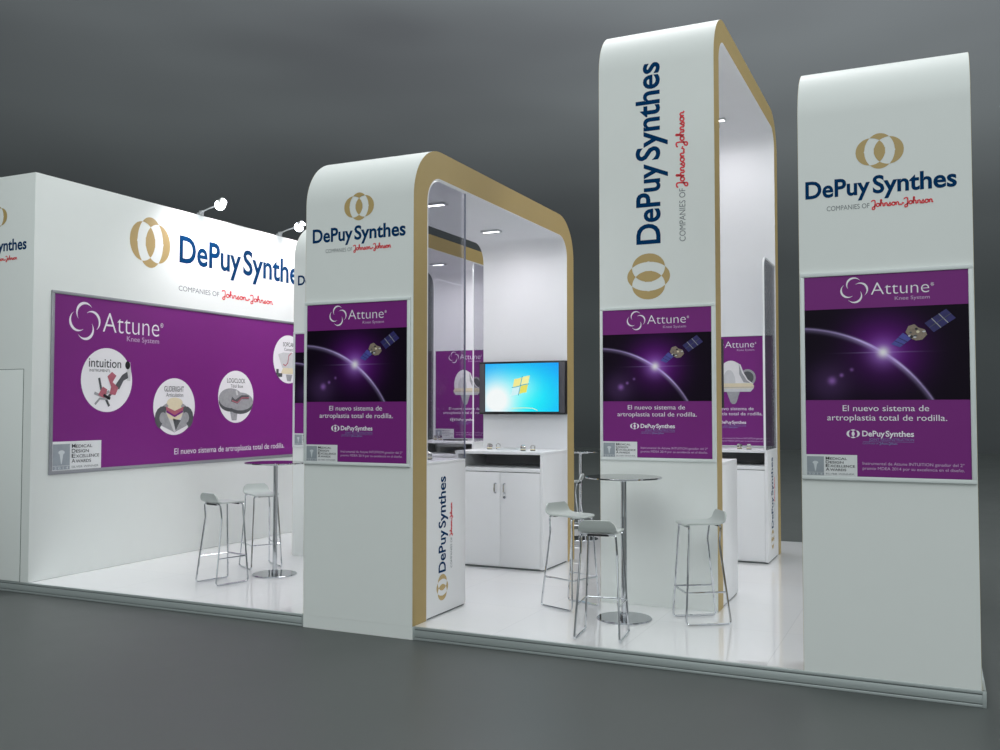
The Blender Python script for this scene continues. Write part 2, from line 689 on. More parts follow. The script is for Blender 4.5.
def make_arch(label, x0, x1, y0, y1, H, th_f, th_b, th_t, ro=.45, ri=.22):
    t = thing('display_arch', label, 'arch', ((x0 + x1) / 2, (y0 + y1) / 2, 0), 0, 'white display arches with gold edges')
    off = tuple(t.location)
    outer, inner = arch_profile(y0, y1, H, th_f, th_b, th_t, ro, ri)
    b = MB()
    e = .0016
    b.grid([[(x, y, z) for y, z in outer] for x in (x0 + e, x1 - e)], M['white'])
    b.build('outer_skin', t, off)
    b = MB()
    b.grid([[(x, y, z) for y, z in inner] for x in (x1 - e, x0 + e)], M['inner'])
    for x in (x0 + e, x1 - e):       # core faces behind the gold bands, and the feet
        b.grid([[(x, y, z) for y, z in outer], [(x, y, z) for y, z in inner]], M['inner'], smooth=False)
    for i in (0, -1):
        (ya, za), (yb, zb) = outer[i], inner[i]
        b.face([(x0 + e, ya, za), (x1 - e, ya, za), (x1 - e, yb, zb), (x0 + e, yb, zb)], M['inner'])
    b.build('inner_lining', t, off)
    _, inn = arch_profile(y0, y1, H, th_f - .010, th_b - .010, th_t - .010, ro, ri + .01)
    for xa, xb in ((x0, x0 + e - .0004), (x1 - e + .0004, x1)):
        b = MB()
        A = [[(x, y, z) for y, z in outer] for x in (xa, xb)]
        B = [[(x, y, z) for y, z in inn] for x in (xa, xb)]
        b.grid([A[0], A[1], B[1], B[0]], M['gold'], smooth=False, closed_v=True)
        b.build('gold_edging', t, off)
    return t, off


# low arch left of centre: its front skin runs down over the platform edge
A1, a1o = make_arch('low white arch left of centre with gold edge and television on its rear leg', 3.286, 4.325, -.010, 3.61, 3.84, .228, .215, .237)
A2, a2o = make_arch('low white arch at the back left, mostly hidden behind the nearer arch', 1.265, 2.295, 2.483, 6.055, 3.90, .215, .20, .185)
A3, a3o = make_arch('tallest white arch, its name running up the front leg', 5.348, 6.379, 1.515, 5.05, 5.16, .212, .20, .208)
A4, a4o = make_arch('white arch at the right corner seen only from its front', 7.243, 8.271, .004, 3.6, 4.018, .215, .215, .237, ro=.40)

for A, x0, y, off in ((A1, 3.286, -.010, a1o), (A2, 1.265, 2.483, a2o), (A4, 7.243, .004, a4o)):
    pl = FRONT(x0 + (.012 if A is A1 else -.010 if A is A4 else 0), y)
    zo = .06 if A is A2 else 0.0
    maker_logo(A, pl, (.512, 3.346 + zo, .287, .228), (.056, 3.078 + zo, .897, .108), (.188, .448, .46, .818, 2.985 + zo, .036), off, weight=.025)
# turned logo on the tall arch
pl = FRONT(5.348, 1.515).sub(0, 0, (0, 1), (-1, 0))     # u runs up, v runs left
maker_logo(A3, pl, (2.85, -.449, .402, .382), (3.133, -.553, 1.60, .205), (3.135, 3.593, 3.605, 4.264, -.778, .060), a3o, weight=.02)

# ------------------------------------------------------------------ posters


def framed(parent_name, label, w, h, fw, loc, rz=0, group=None, frame_m='frame', dp=.020):
    """an empty at the middle of the bottom edge, with frame and print; local u starts at the print's left"""
    t = thing(parent_name, label, 'poster', loc, rz, group)
    x0, x1, z0, z1 = -w / 2 - fw, w / 2 + fw, -fw, h + fw
    b = MB()
    for (xa, xb, za, zb) in ((x0, x1, z1 - fw, z1), (x0, x1, z0, z0 + fw), (x0, x0 + fw, z0 + fw, z1 - fw), (x1 - fw, x1, z0 + fw, z1 - fw)):
        b.box(xa, xb, -dp, 0, za, zb, M[frame_m], .004)
    b.build('frame', t)
    return t


def frame_rows(t, w, h):
    return Plane((-w / 2, -.012, 0), (1, 0, 0), (0, 0, 1))


def space_mat(u0, v0, v1, w):
    m, t, p = new_mat('printed_planet_rim')
    co = t.node('ShaderNodeTexCoord').outputs['Object']
    s = t.node('ShaderNodeSeparateXYZ')
    t.put(s.inputs[0], co)
    x = t.m('ADD', s.outputs[0], w / 2)
    y = s.outputs[2]
    (ax, ay), (bx, by), (cx, cy) = (.010, .953), (.473, .789), (.750, .496)
    D = 2 * (ax * (by - cy) + bx * (cy - ay) + cx * (ay - by))
    ox = ((ax**2 + ay**2) * (by - cy) + (bx**2 + by**2) * (cy - ay) + (cx**2 + cy**2) * (ay - by)) / D
    oy = ((ax**2 + ay**2) * (cx - bx) + (bx**2 + by**2) * (ax - cx) + (cx**2 + cy**2) * (bx - ax)) / D
    rr = math.hypot(ax - ox, ay - oy)
    dist = lambda px, py: t.m('SQRT', t.m('ADD', t.m('POWER', t.m('ABSOLUTE', t.m('SUBTRACT', x, px)), 2.0), t.m('POWER', t.m('ABSOLUTE', t.m('SUBTRACT', y, py)), 2.0)))
    dr = t.m('SUBTRACT', dist(ox, oy), rr)
    fl = dist(.473, .789)
    outside = t.m('GREATER_THAN', dr, 0.0)
    # rim: sharp on the outside, softer inside, brighter near the sun
    near = t.m('ADD', t.gauss(fl, .2), .36)
    rim = t.m('MULTIPLY', t.m('ADD', t.gauss(dr, .006), t.m('MULTIPLY', t.gauss(t.m('ADD', dr, .009), .014), .34)), near)
    halo = t.m('MULTIPLY', t.gauss(fl, .19), t.m('ADD', t.m('MULTIPLY', outside, .4), .30))
    sun = t.gauss(fl, .030)
    ray = t.m('MULTIPLY', t.gauss(t.m('SUBTRACT', y, .789), .0035), t.m('MULTIPLY', t.gauss(t.m('SUBTRACT', x, .473), .16), .3))
    g = t.m('ADD', t.m('MULTIPLY', t.gauss(dist(.165, .612), .022), .55), t.m('MULTIPLY', t.gauss(dist(.15, .60), .12), .10))
    g = t.m('ADD', g, t.m('ADD', t.m('MULTIPLY', t.gauss(dist(.223, .647), .011), .5), t.m('MULTIPLY', t.gauss(dist(.285, .682), .010), .4)))
    col = t.mix(t.m('MINIMUM', halo, 1.0), lin((14, 2, 22)), lin((128, 30, 160)))
    col = t.mix(t.m('MINIMUM', g, 1.0), col, lin((176, 120, 214)))
    col = t.mix(t.m('MINIMUM', t.m('ADD', rim, ray), 1.0), col, lin((208, 184, 246)))
    col = t.mix(t.m('MULTIPLY', t.gauss(fl, .075), .6), col, lin((190, 128, 240)))
    col = t.mix(t.m('MINIMUM', sun, 1.0), col, lin((254, 248, 255)))
    t.put(p.inputs['Base Color'], col)
    p.inputs['Roughness'].default_value = .5
    p.inputs['Specular IOR Level'].default_value = .12
    return m


PW, PH = .962, 1.29
M['space'] = space_mat(0, .488, 1.075, PW)


def badge(parent, pl, u0, u1, v0, v1, year='2014'):
    """white award badge: grey square with a pale trophy, five lines of lettering"""
    b = MB()
    W_, H_ = u1 - u0, v1 - v0
    rect(b, pl, u0, u1, v0, v1, M['badge'], .0018)
    ub = u0 + W_ * .35
    rect(b, pl, u0 + W_ * .012, ub, v0 + H_ * .16, v1 - H_ * .09, M['badge_grey'], .0028)
    rect(b, pl, u0 + W_ * .012, ub, v0 + H_ * .02, v0 + H_ * .15, M['badge_grey'], .0028)
    uc = (u0 + W_ * .012 + ub) / 2
    k = H_ * .5
    poly(b, pl, [(uc - .16 * k, v0 + H_ * .60), (uc + .16 * k, v0 + H_ * .60), (uc + .03 * k, v0 + H_ * .22), (uc - .03 * k, v0 + H_ * .22)], M['badge_light'], .0036)
    poly(b, pl, ell(uc, v0 + H_ * .62, .26 * k, .15 * k, 20), M['badge_light'], .004)
    put_text(b, pl, ' '.join(year), uc, v0 + H_ * .04, W_ * .27, H_ * .085, M['badge_light'], .0036, align='C')
    ut = u0 + W_ * .385
    for i, (s, wd) in enumerate((('MEDICAL', .42), ('DESIGN', .35), ('EXCELLENCE', .57), ('AWARDS', .40))):
        v = v1 - H_ * (.235 + .175 * i)
        put_text(b, pl, s[0], ut, v, W_ * .075, H_ * .135, M['dark_text'], .0036, weight=.01)
        put_text(b, pl, s[1:], ut + W_ * .085, v, W_ * (wd - .085), H_ * .105, M['dark_text'], .0036, weight=.01)
    put_text(b, pl, 'SILVER WINNER', ut, v0 + H_ * .06, W_ * .56, H_ * .075, M['grey_text'], .0036)
    b.build('award_badge', parent)


def title(parent, pl, k=1.0):
    b = MB()
    swirl(b, pl, .306, 1.192, .080, M['white_text'])
    b.build('swirl_emblem', parent)
    b = MB()
    put_text(b, pl, 'Attune', .406, 1.157, .338, .078, M['white_text'], weight=-.012)
    put_text(b, pl, '®', .753, 1.196, .018, .020, M['white_text'])
    put_text(b, pl, 'Knee System', .546, 1.118, .200, .022, M['lilac_text'])
    b.build('title_lettering', parent)


def slogan(parent, pl):
    b = MB()
    emblem(b, pl, .288, .272, .080, .056, M['white_text'])
    put_text(b, pl, 'DePuy', .342, .257, .302 * .442, .034, M['white_text'], weight=.022)
    put_text(b, pl, 'Synthes', .342 + .302 * .456, .257, .302 * .544, .034, M['white_text'], weight=.022)
    put_text(b, pl, 'JOINT RECONSTRUCTION', .383, .229, .260, .016, M['slate_text'])
    rect(b, pl, .346, .644, .2215, .2235, M['slate_text'])
    put_text(b, pl, 'COMPANIES OF', .343, .206, .095, .010, M['slate_text'])
    script(b, pl, 'Johnson&Johnson', .443, .207, .105, .013, M['slate_text'])
    b.build('maker_logo', parent)
    b = MB()
    put_text(b, pl, 'Instrumental de Attune INTUITION ganador del 2º', .342, .076, .580, .018, M['lilac_text'])
    put_text(b, pl, 'premio MDEA 2014 por su excelencia en el diseño.', .342, .045, .580, .018, M['lilac_text'])
    b.build('fine_print', parent)


def sheet(parent, w, h):
    b = MB()
    pl = frame_rows(parent, w, h)
    put_text(b, pl, 'El nuevo sistema de', .227, .417, .505, .037, M['white_text'])
    put_text(b, pl, 'artroplastia total de rodilla.', .132, .357, .700, .037, M['white_text'])
    b.box(-w / 2, w / 2, -.012, -.002, 0, h, M['purple'])
    b.build('print_sheet', parent)


def satellite_poster(label, loc):
    t = framed('satellite_poster', label, PW, PH, .026, loc, 0, 'purple satellite posters')
    pl = frame_rows(t, PW, PH)
    sheet(t, PW, PH)
    b = MB()
    rect(b, pl, 0, PW, .488, 1.075, M['space'], .001)
    # satellite: two jointed solar wings and a cluttered body
    w1 = [(.714, .965), (.837, 1.049), (.890, .990), (.765, .906)]
    poly(b, pl, w1, M['sat_blue'], .002)
    for f in (.33, .66):
        p = [w1[0][i] + (w1[1][i] - w1[0][i]) * f for i in (0, 1)]
        q = [w1[3][i] + (w1[2][i] - w1[3][i]) * f for i in (0, 1)]
        ribbon(b, pl, [p, q], .005, M['steel_print'], .0026)
    ribbon(b, pl, [[(w1[0][i] + w1[3][i]) / 2 for i in (0, 1)], [(w1[1][i] + w1[2][i]) / 2 for i in (0, 1)]], .003, M['steel_dark'], .0026)
    w2 = [(.520, .838), (.590, .908), (.640, .872), (.572, .818)]
    poly(b, pl, w2, M['sat_light'], .002)
    for f in (.3, .6):
        p = [w2[0][i] + (w2[1][i] - w2[0][i]) * f for i in (0, 1)]
        q = [w2[3][i] + (w2[2][i] - w2[3][i]) * f for i in (0, 1)]
        ribbon(b, pl, [p, q], .004, M['sat_blue'], .0026)
    rnd = random.Random(7)
    body = [(.604, .912), (.622, .950), (.655, .960), (.680, .938), (.716, .925), (.728, .893), (.700, .862), (.664, .858), (.634, .872)]
    poly(b, pl, body, M['sat_body'], .0032)
    for i in range(9):
        cu, cv = .625 + .09 * rnd.random(), .875 + .06 * rnd.random()
        poly(b, pl, ell(cu, cv, .006 + .008 * rnd.random(), .005 + .007 * rnd.random(), 8), M[rnd.choice(('steel_dark', 'black', 'cream', 'steel_light'))], .0038 + i * .0002)
    b.build('space_picture', t)
    title(t, pl)
    slogan(t, pl)
    badge(t, pl, 0, .310, 0, .136)
    return t


SP = satellite_poster('purple satellite poster on the front of the low arch left of centre', (3.795, -.0105, 1.266))
copy_tree(SP, None, (7.757, .0035, 1.266), label='largest purple satellite poster, on the front of the right corner arch')
copy_tree(SP, None, (5.862, 1.5145, 1.274), label='purple satellite poster on the front leg of the tallest arch')
copy_tree(SP, None, (1.780, 2.4825, 1.274), label='purple satellite poster peeping out at the left behind the low arch')


def implant_poster(label, loc):
    t = framed('implant_poster', label, PW, PH, .014, loc, 0, 'purple knee implant posters', dp=.018)
    pl = frame_rows(t, PW, PH)
    sheet(t, PW, PH)
    b = MB()
    # white curved shell, pale insert, tray, keel and a grey flange behind
    poly(b, pl, ell(.665, .80, .095, .10, 24), M['steel_print'], .001)
    poly(b, pl, ell(.665, .80, .070, .075, 24), M['steel_dark'], .0014)
    sh = [(.335, .735)] + [(.335 + .02 + .0 * i, .735) for i in ()] + arc_pts(.47, .79, .155, .215, 195, 70, 12) + [(.585, .955), (.62, .86), (.67, .775), (.735, .725), (.56, .71)]
    poly(b, pl, sh, M['implant_white'], .002)
    poly(b, pl, arc_pts(.45, .735, .075, .16, 0, 180, 12), M['steel_light'], .0026)
    poly(b, pl, [(.565, .97), (.60, .86), (.655, .77), (.70, .735), (.62, .745), (.57, .84)], M['steel_print'], .0026)
    poly(b, pl, [(.30, .705), (.33, .735), (.715, .735), (.74, .705), (.735, .675), (.31, .675)], M['cream'], .003)
    poly(b, pl, [(.305, .675), (.735, .675), (.70, .635), (.34, .635)], M['steel_light'], .0034)
    ribbon(b, pl, [(.305, .688), (.735, .688)], .006, M['steel_print'], .0038)
    poly(b, pl, [(.42, .635), (.575, .635), (.535, .51), (.515, .49), (.485, .49), (.465, .51)], M['steel_print'], .0034)
    b.build('implant_picture', t)
    title(t, pl)
    slogan(t, pl)
    badge(t, pl, 0, .310, 0, .136)
    return t


IP = implant_poster('purple knee implant poster inside the tallest arch, on its rear leg', (5.865, 4.8495, 1.262))
copy_tree(IP, None, (1.790, 5.8545, 1.262), label='purple knee implant poster seen through the glass at the back left')

# the long purple wall graphic
t = thing('wall_graphic', 'long purple graphic panel with four round implant pictures on the left wall', 'poster', (0, 2.75, 1.06))
GO = (0, 2.75, 1.06)
GY0, GY1, GZ0, GZ1 = .207, 5.45, 1.034, 2.893
b = MB()
for (ya, yb, za, zb) in ((GY0, GY1, GZ1 - .030, GZ1), (GY0, GY1, GZ0, GZ0 + .038), (GY0, GY0 + .036, GZ0 + .038, GZ1 - .030), (GY1 - .036, GY1, GZ0 + .038, GZ1 - .030)):
    b.box(.001, .017, ya, yb, za, zb, M['alu_grey'], .003)
b.build('frame', t, GO)
b = MB()
b.box(.001, .009, GY0 + .034, GY1 - .034, GZ0 + .034, GZ1 - .028, M['purple'])
put_text(b, SIDE(.009), 'El nuevo sistema de artroplastia total de rodilla.', 1.911, 1.165, 2.03, .068, M['white_text'])
b.build('print_sheet', t, GO)
pl = SIDE(.009)
b = MB()
swirl(b, pl, .619, 2.612, .190, M['white_text'])
b.build('swirl_emblem', t, GO)
b = MB()
put_text(b, pl, 'Attune', .850, 2.516, .800, .210, M['white_text'], weight=-.012)
put_text(b, pl, '®', 1.668, 2.625, .045, .05, M['white_text'])
put_text(b, pl, 'Knee System', 1.180, 2.438, .470, .055, M['lilac_text'])
b.build('title_lettering', t, GO)


def disc(cy, cz, r, head, sub, art):
    b = MB()
    k = 1
    poly(b, pl, ell(cy, cz, r, r, 48), M['disc'], .001)
    put_text(b, pl, head[0], cy + head[1], cz + head[2], head[3], head[4] * 1.1, M['dark_text'], .002, weight=.006, align='C')
    put_text(b, pl, sub[0], cy + sub[1], cz + sub[2], sub[3], sub[4], M['dark_text'], .002, align='C')
    for kind, pts, m, d in art:
        pts = [(cy + u, cz + v) for u, v in pts]
        if kind == 'p': poly(b, pl, pts, M[m], d)
        else: ribbon(b, pl, pts, kind, M[m], d)
    b.build('picture_disc', t, GO)


# instruments: px offsets in the photograph turned into metres on the wall
disc(.920, 2.003, .342, ('intuition', -.03, .135, .43, .085), ('INSTRUMENTS', -.10, .085, .27, .028), [
    (.05, [(.285, .20), (.30, .10), (.29, .0)], 'steel_light', .003), ('p', ell(.275, .17, .035, .045, 14), 'black', .0034),
    ('p', [(.10, -.06), (.20, .06), (.27, .10), (.285, .03), (.22, .0), (.16, -.10)], 'steel_dark', .0032),
    (.030, [(.0, -.20), (.16, -.02), (.25, .06)], 'steel_dark', .0030),
    ('p', [(.0, .04), (.06, .09), (.12, .05), (.07, -.02), (.15, -.08), (.11, -.16), (.03, -.15), (.05, -.07)], 'rose', .0036),
    (.028, [(-.11, .02), (-.08, -.10), (.03, -.28)], 'steel_dark', .003), (.03, [(-.17, -.14), (-.08, -.17), (.03, -.12)], 'steel_print', .0034),
    ('p', [(-.12, -.16), (-.06, -.07), (.0, -.10), (-.03, -.20)], 'rose', .0036),
    (.024, [(-.16, -.26), (-.10, -.20), (.0, -.20)], 'steel_print', .0038), (.03, [(-.05, -.16), (.04, -.20)], 'black', .004)])
disc(1.905, 1.721, .330, ('GLIDERIGHT', -.01, .175, .31, .055), ('Articulation', .0, .115, .27, .044), [
    ('p', arc_pts(0, -.16, .285, .22, 185, -5, 16) + [(.21, -.22), (.0, -.30), (-.20, -.22)], 'steel_print', .002),
    (.07, arc_pts(-.18, -.13, .09, .10, 60, 250, 8), 'steel_dark', .0026), (.07, arc_pts(.18, -.13, .09, .10, 120, -70, 8), 'steel_dark', .0026),
    ('p', [(-.14, -.06), (-.06, -.20), (.0, -.31), (.08, -.20), (.14, -.06)], 'steel_light', .003),
    ('p', [(-.03, -.14), (.10, -.16), (.02, -.28)], 'steel_dark', .0034),
    ('p', ell(0, -.06, .13, .10, 20), 'cream', .0034), ('p', ell(0, .045, .125, .06, 20), 'cream', .004),
    ('p', [(-.14, .0), (.0, -.05), (.14, .0), (.13, -.05), (.0, -.11), (-.13, -.05)], 'rose', .0044),
    (.022, [(-.13, -.055), (.0, -.112), (.13, -.055)], 'purple', .0048)])
disc(2.965, 1.848, .330, ('LOGICLOCK', .0, .175, .34, .050), ('Tibial Base', .01, .115, .23, .040), [
    ('p', [(-.12, -.16), (.03, -.18), (.01, -.30), (-.08, -.30)], 'steel_print', .002),
    ('p', ell(-.10, -.06, .22, .13, 24), 'steel_dark', .0022), ('p', ell(.08, -.10, .24, .12, 24), 'steel_dark', .0024),
    ('p', ell(-.10, -.02, .22, .125, 24), 'steel_print', .003), ('p', ell(.08, -.06, .24, .115, 24), 'steel_print', .0032),
    (.030, [(.0, .08), (.02, .02)], 'steel_light', .0036),
    ('p', [(-.10, -.06), (.02, -.09), (.10, -.03), (.24, -.03), (.24, .02), (.10, .02), (-.02, -.04), (-.08, .0)], 'steel_dark', .004),
    (.014, [(-.08, -.05), (.02, -.075), (.10, -.015), (.24, -.012)], 'rose', .0044)])
disc(4.022, 2.372, .330, ('SOFCAM', .0, .175, .25, .050), ('Contact', .0, .115, .19, .040), [
    ('p', [(-.14, -.12), (-.23, .06), (-.12, .09), (.10, .09), (.22, .02), (.16, -.12)], 'steel_light', .002),
    ('p', [(-.17, -.20), (-.12, -.12), (.20, -.12), (.23, -.20)], 'cream', .003), (.05, [(-.24, -.22), (-.14, -.22)], 'steel_dark', .0034),
    (.05, [(-.24, -.14), (-.24, -.22)], 'steel_dark', .0036), ('p', [(-.06, -.21), (.08, -.21), (.05, -.30), (-.03, -.30)], 'steel_print', .0034),
    (.016, [(-.12, -.07), (-.07, -.09), (-.02, -.05), (.0, .05), (.06, .09)], 'rose', .004)])
b = MB()
bt = thing('tmp', '', 'x')
badge(bt, Plane((.009, .243, 1.072), (0, 1, 0), (0, 0, 1)), 0, .610, 0, .292)
bo = children(bt)[0]
bo.parent = t
bo.data.transform(Matrix.Translation(-Vector(GO)))
bpy.data.objects.remove(bt)

# ------------------------------------------------------------------ cabinets and counters


def side_logo(parent, x, y, z0, off, k=1.0):
    """logo turned to read upwards on a right-hand side"""
    pl = SIDE(x).sub(0, 0, (0, 1), (-1, 0))
    maker_logo(parent, pl, (z0 + .107, -y, .214, .20), (z0 + .230, -(y + .055), .79, .118), (z0 + .245, z0 + .50, z0 + .51, z0 + .79, -(y + .172), .034), off, weight=.02)


def front_counter(label, x0, x1, y0, y1, h, logo_y=None):
    t = thing('front_counter', label, 'counter', ((x0 + x1) / 2, (y0 + y1) / 2, 0), 0, 'plain counters inside the front legs')
    off = tuple(t.location)
    b = MB()
    b.box(x0, x1, y0, y1, .012, h - .022, M['cabinet'], .003)
    b.build('body', t, off)
    b = MB()
    b.box(x0 + .01, x1 - .01, y0, y1 - .01, .0, .012, M['seam'])
    b.build('plinth', t, off)
    b = MB()
    b.box(x0, x1, y0, y1, h - .0215, h, M['cabinet'], .003)
    b.build('counter_top', t, off)
    b = MB()
    xm = (x0 + x1) / 2
    for xa, xb in ((x0 + .03, xm - .003), (xm + .003, x1 - .03)):
        b2 = MB()
        b2.box(xa, xb, y1, y1 + .016, .03, h - .06, M['cabinet'], .002)
        d = b2.build('door', t, off)
        h2 = MB()
        xx = xb - .05 if xa < xm - .1 else xa + .05
        h2.tube(fillet([(xx, y1 + .014, .78), (xx, y1 + .045, .78), (xx, y1 + .045, .90), (xx, y1 + .014, .90)], .012), .006, M['chrome'])
        h2.build('handle', d, off)
    b.bm.free()
    if logo_y is not None:
        side_logo(t, x1, logo_y, .115, off)
    return t


front_counter('white counter with upright name on its side, inside the low arch front leg', 3.290, 4.322, .219, .900, 1.262, .482)
front_counter('plain white counter behind the front leg of the tallest arch', 5.352, 6.376, 1.728, 2.395, 1.234)
front_counter('white counter behind the hidden front leg of the back left arch', 1.269, 2.292, 2.699, 3.36, 1.25)


def back_cabinet(label, x0, x1, y0, y1, h, logo_y=None):
    """cupboard with an open shelf under its top and two doors below"""
    t = thing('display_cabinet', label, 'cabinet', ((x0 + x1) / 2, (y0 + y1) / 2, 0), 0, 'white cupboards inside the rear legs')
    off = tuple(t.location)
    b = MB()
    w = .034
    b.box(x0, x0 + w, y0, y1, .015, h - .03, M['cabinet'], .002)
    b.box(x1 - w, x1, y0, y1, .015, h - .03, M['cabinet'], .002)
    b.box(x0 + w, x1 - w, y0, y1 - .012, h - .215, h - .175, M['cabinet'], .002)
    b.box(x0 + w, x1 - w, y0 + .02, y1 - .012, .015, .05, M['cabinet'])
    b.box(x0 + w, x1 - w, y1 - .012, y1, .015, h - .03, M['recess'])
    b.build('body', t, off)
    b = MB()
    b.box(x0, x1, y0 - .004, y1, h - .0295, h, M['cabinet'], .003)
    b.build('cabinet_top', t, off)
    b = MB()
    b.box(x0 + .008, x1 - .008, y0 + .008, y1 - .008, 0, .0148, M['seam'])
    b.build('plinth', t, off)
    xm = (x0 + x1) / 2 + .02
    for i, (xa, xb) in enumerate(((x0 + w + .002, xm - .002), (xm + .002, x1 - w - .002))):
        b = MB()
        b.box(xa, xb, y0 + .001, y0 + .019, .022, h - .222, M['cabinet'], .0015)
        d = b.build('door', t, off)
        xx = xm - .053 if i == 0 else xm + .053
        b = MB()
        b.tube(fillet([(xx, y0 + .002, .80), (xx, y0 - .03, .80), (xx, y0 - .034, .85), (xx, y0 - .03, .90), (xx, y0 + .002, .90)], .014), [.008] * 2 + [.006] * 28 + [.008] * 2 if False else .0075, M['chrome'])
        for z in (.80, .90):
            b.lathe([(.013, -.004), (.013, .004)], M['chrome'], 14, (xx, y0 - .004, z))
        b.build('handle', d, off)
        if i == 1:
            b = MB()
            rows = [[(xx + r * math.cos(a), yy, .752 + r * math.sin(a)) for a in [2 * PI * k / 16 for k in range(16)]] for r, yy in ((.014, y0 + .002), (.014, y0 - .008), (.006, y0 - .010), (.004, y0 - .006))]
            V = b.grid(rows, M['dark_chrome'], True, closed_u=True)
            b.face([v.co.copy() for v in V[-1]], M['black'])
            b.build('lock', d, off)
    if logo_y is not None:
        side_logo(t, x1, logo_y, .13, off)
    return t


back_cabinet('white two door cupboard with open shelf under the lit television', 3.290, 4.322, 2.69, 3.392, 1.24)
back_cabinet('white cupboard with upright name on its side, inside the tallest arch', 5.352, 6.376, 4.165, 4.847, 1.24, 4.455)
back_cabinet('white cupboard with open shelf under the back left implant poster', 1.269, 2.292, 5.15, 5.852, 1.24)

# ------------------------------------------------------------------ showcase glass


def glass_panel(label, x, ya, yb, z0, z1, r, corner, edge='white', ew=.010):
    """upright glass sheet; corner = 'front' or 'back' tells which top corner is rounded"""
    t = thing('glass_panel', label, 'glass panel', (x, (ya + yb) / 2, z0), 0, 'showcase glass panels')
    off = tuple(t.location)
    arc = [(PI / 2) * i / 10 for i in range(11)]
    if corner == 'front':
        out = [(yb, z0), (yb, z1)] + [(ya + r - r * math.sin(a), z1 - r + r * math.cos(a)) for a in arc] + [(ya, z0)]
    else:
        out = [(ya, z0), (ya, z1)] + [(yb - r + r * math.sin(a), z1 - r + r * math.cos(a)) for a in arc] + [(yb, z0)]
    e = .005
    b = MB()
    b.face([(x + e, y, z) for y, z in (out if corner == 'back' else out[::-1])], M['glass'])
    b.face([(x - e, y, z) for y, z in (out[::-1] if corner == 'back' else out)], M['glass'])
    b.build('pane', t, off)
    b = MB()
    if corner == 'front':
        free, rest = (out[:2] if edge == 'slate' else out[::-1][:13]), (out[1:] if edge == 'slate' else out[::-1][12:-1])
    else:
        free, rest = out[:2], out[1:-1]
    free = [(x, y, z) for y, z in free]
    if edge == 'slate':
        b.tube(free, .0085, M['slate_edge'], 6)
        b.tube([(x + .003, y + (.004 if y < ya + .01 else 0), z - .003) for y, z in rest], .006, M['glass_edge'], 6)
    else:
        b.tube(free, ew, M['glass_edge'], 8)
    b.build('polished_edge', t, off)
    return t


gf = 'glass panel beside the upright name counter, right side of the low arch'
glass_panel(gf, 4.312, .224, .905, 1.263, 3.598, .215, 'front', 'slate')
glass_panel('glass panel on the far side of the upright name counter', 3.300, .224, .905, 1.263, 3.598, .215, 'front', 'slate')
glass_panel('near glass panel of the back left showcase, upright with a bright edge', 2.282, 5.145, 5.824, 1.241, 3.708, .215, 'back')
glass_panel('far glass panel of the back left showcase, by the dark gap', 1.279, 5.145, 5.824, 1.241, 3.708, .215, 'back')
# shorter panels with a rounded free corner in the tallest arch
glass_panel('glass panel with rounded top corner at right of the tallest arch', 6.366, 4.045, 4.845, 1.241, 3.36, .12, 'front', 'white', .012)
glass_panel('glass panel on the hidden side of the tallest arch showcase', 5.362, 4.045, 4.845, 1.241, 3.36, .12, 'front', 'white', .012)

# ------------------------------------------------------------------ televisions


def screen_mat(w, h):
    m, t, p = new_mat('lit_desktop_screen')
    co = t.node('ShaderNodeTexCoord').outputs['Object']
    s = t.node('ShaderNodeSeparateXYZ')
    t.put(s.inputs[0], co)
    x = t.m('DIVIDE', s.outputs[0], w / 2)        # -1..1
    y = t.m('DIVIDE', s.outputs[2], h / 2)
    d = lambda px, py, sx, sy: t.m('SQRT', t.m('ADD', t.m('POWER', t.m('ABSOLUTE', t.m('DIVIDE', t.m('SUBTRACT', x, px), sx)), 2.0), t.m('POWER', t.m('ABSOLUTE', t.m('DIVIDE', t.m('SUBTRACT', y, py), sy)), 2.0)))
    body = t.gauss(d(-.15, -.45, 1.45, 1.6), 1.0)
    col = t.mix(body, lin((0, 112, 255)), lin((0, 252, 255)))
    gl = t.gauss(d(-.68, -.52, .46, .74), 1.0)
    col = t.mix(t.m('MINIMUM', t.m('MULTIPLY', gl, 1.35), 1.0), col, lin((250, 255, 255)))
    col = t.mix(t.m('MULTIPLY', t.gauss(d(0, 0, .35, .45), 1.0), .35), col, lin((210, 255, 255)))
    p.inputs['Base Color'].default_value = (.01, .01, .01, 1)
    p.inputs['Roughness'].default_value = .25
    t.put(p.inputs['Emission Color'], col)
    p.inputs['Emission Strength'].default_value = .92
    return m


def glow(name, c, e=.9):
    return mat(name, (20, 20, 20), .3, var=0, emit=c, es=e)


TW, TH = 1.065, .602
M['screen'] = screen_mat(0.905, .548)
for k, c in (('win_yellow', (250, 240, 150)), ('win_cream', (250, 248, 170)), ('win_pale', (214, 250, 255)), ('win_gold', (240, 232, 100)), ('win_line', (40, 120, 150))):
    M[k] = glow(k + '_pixel', c)


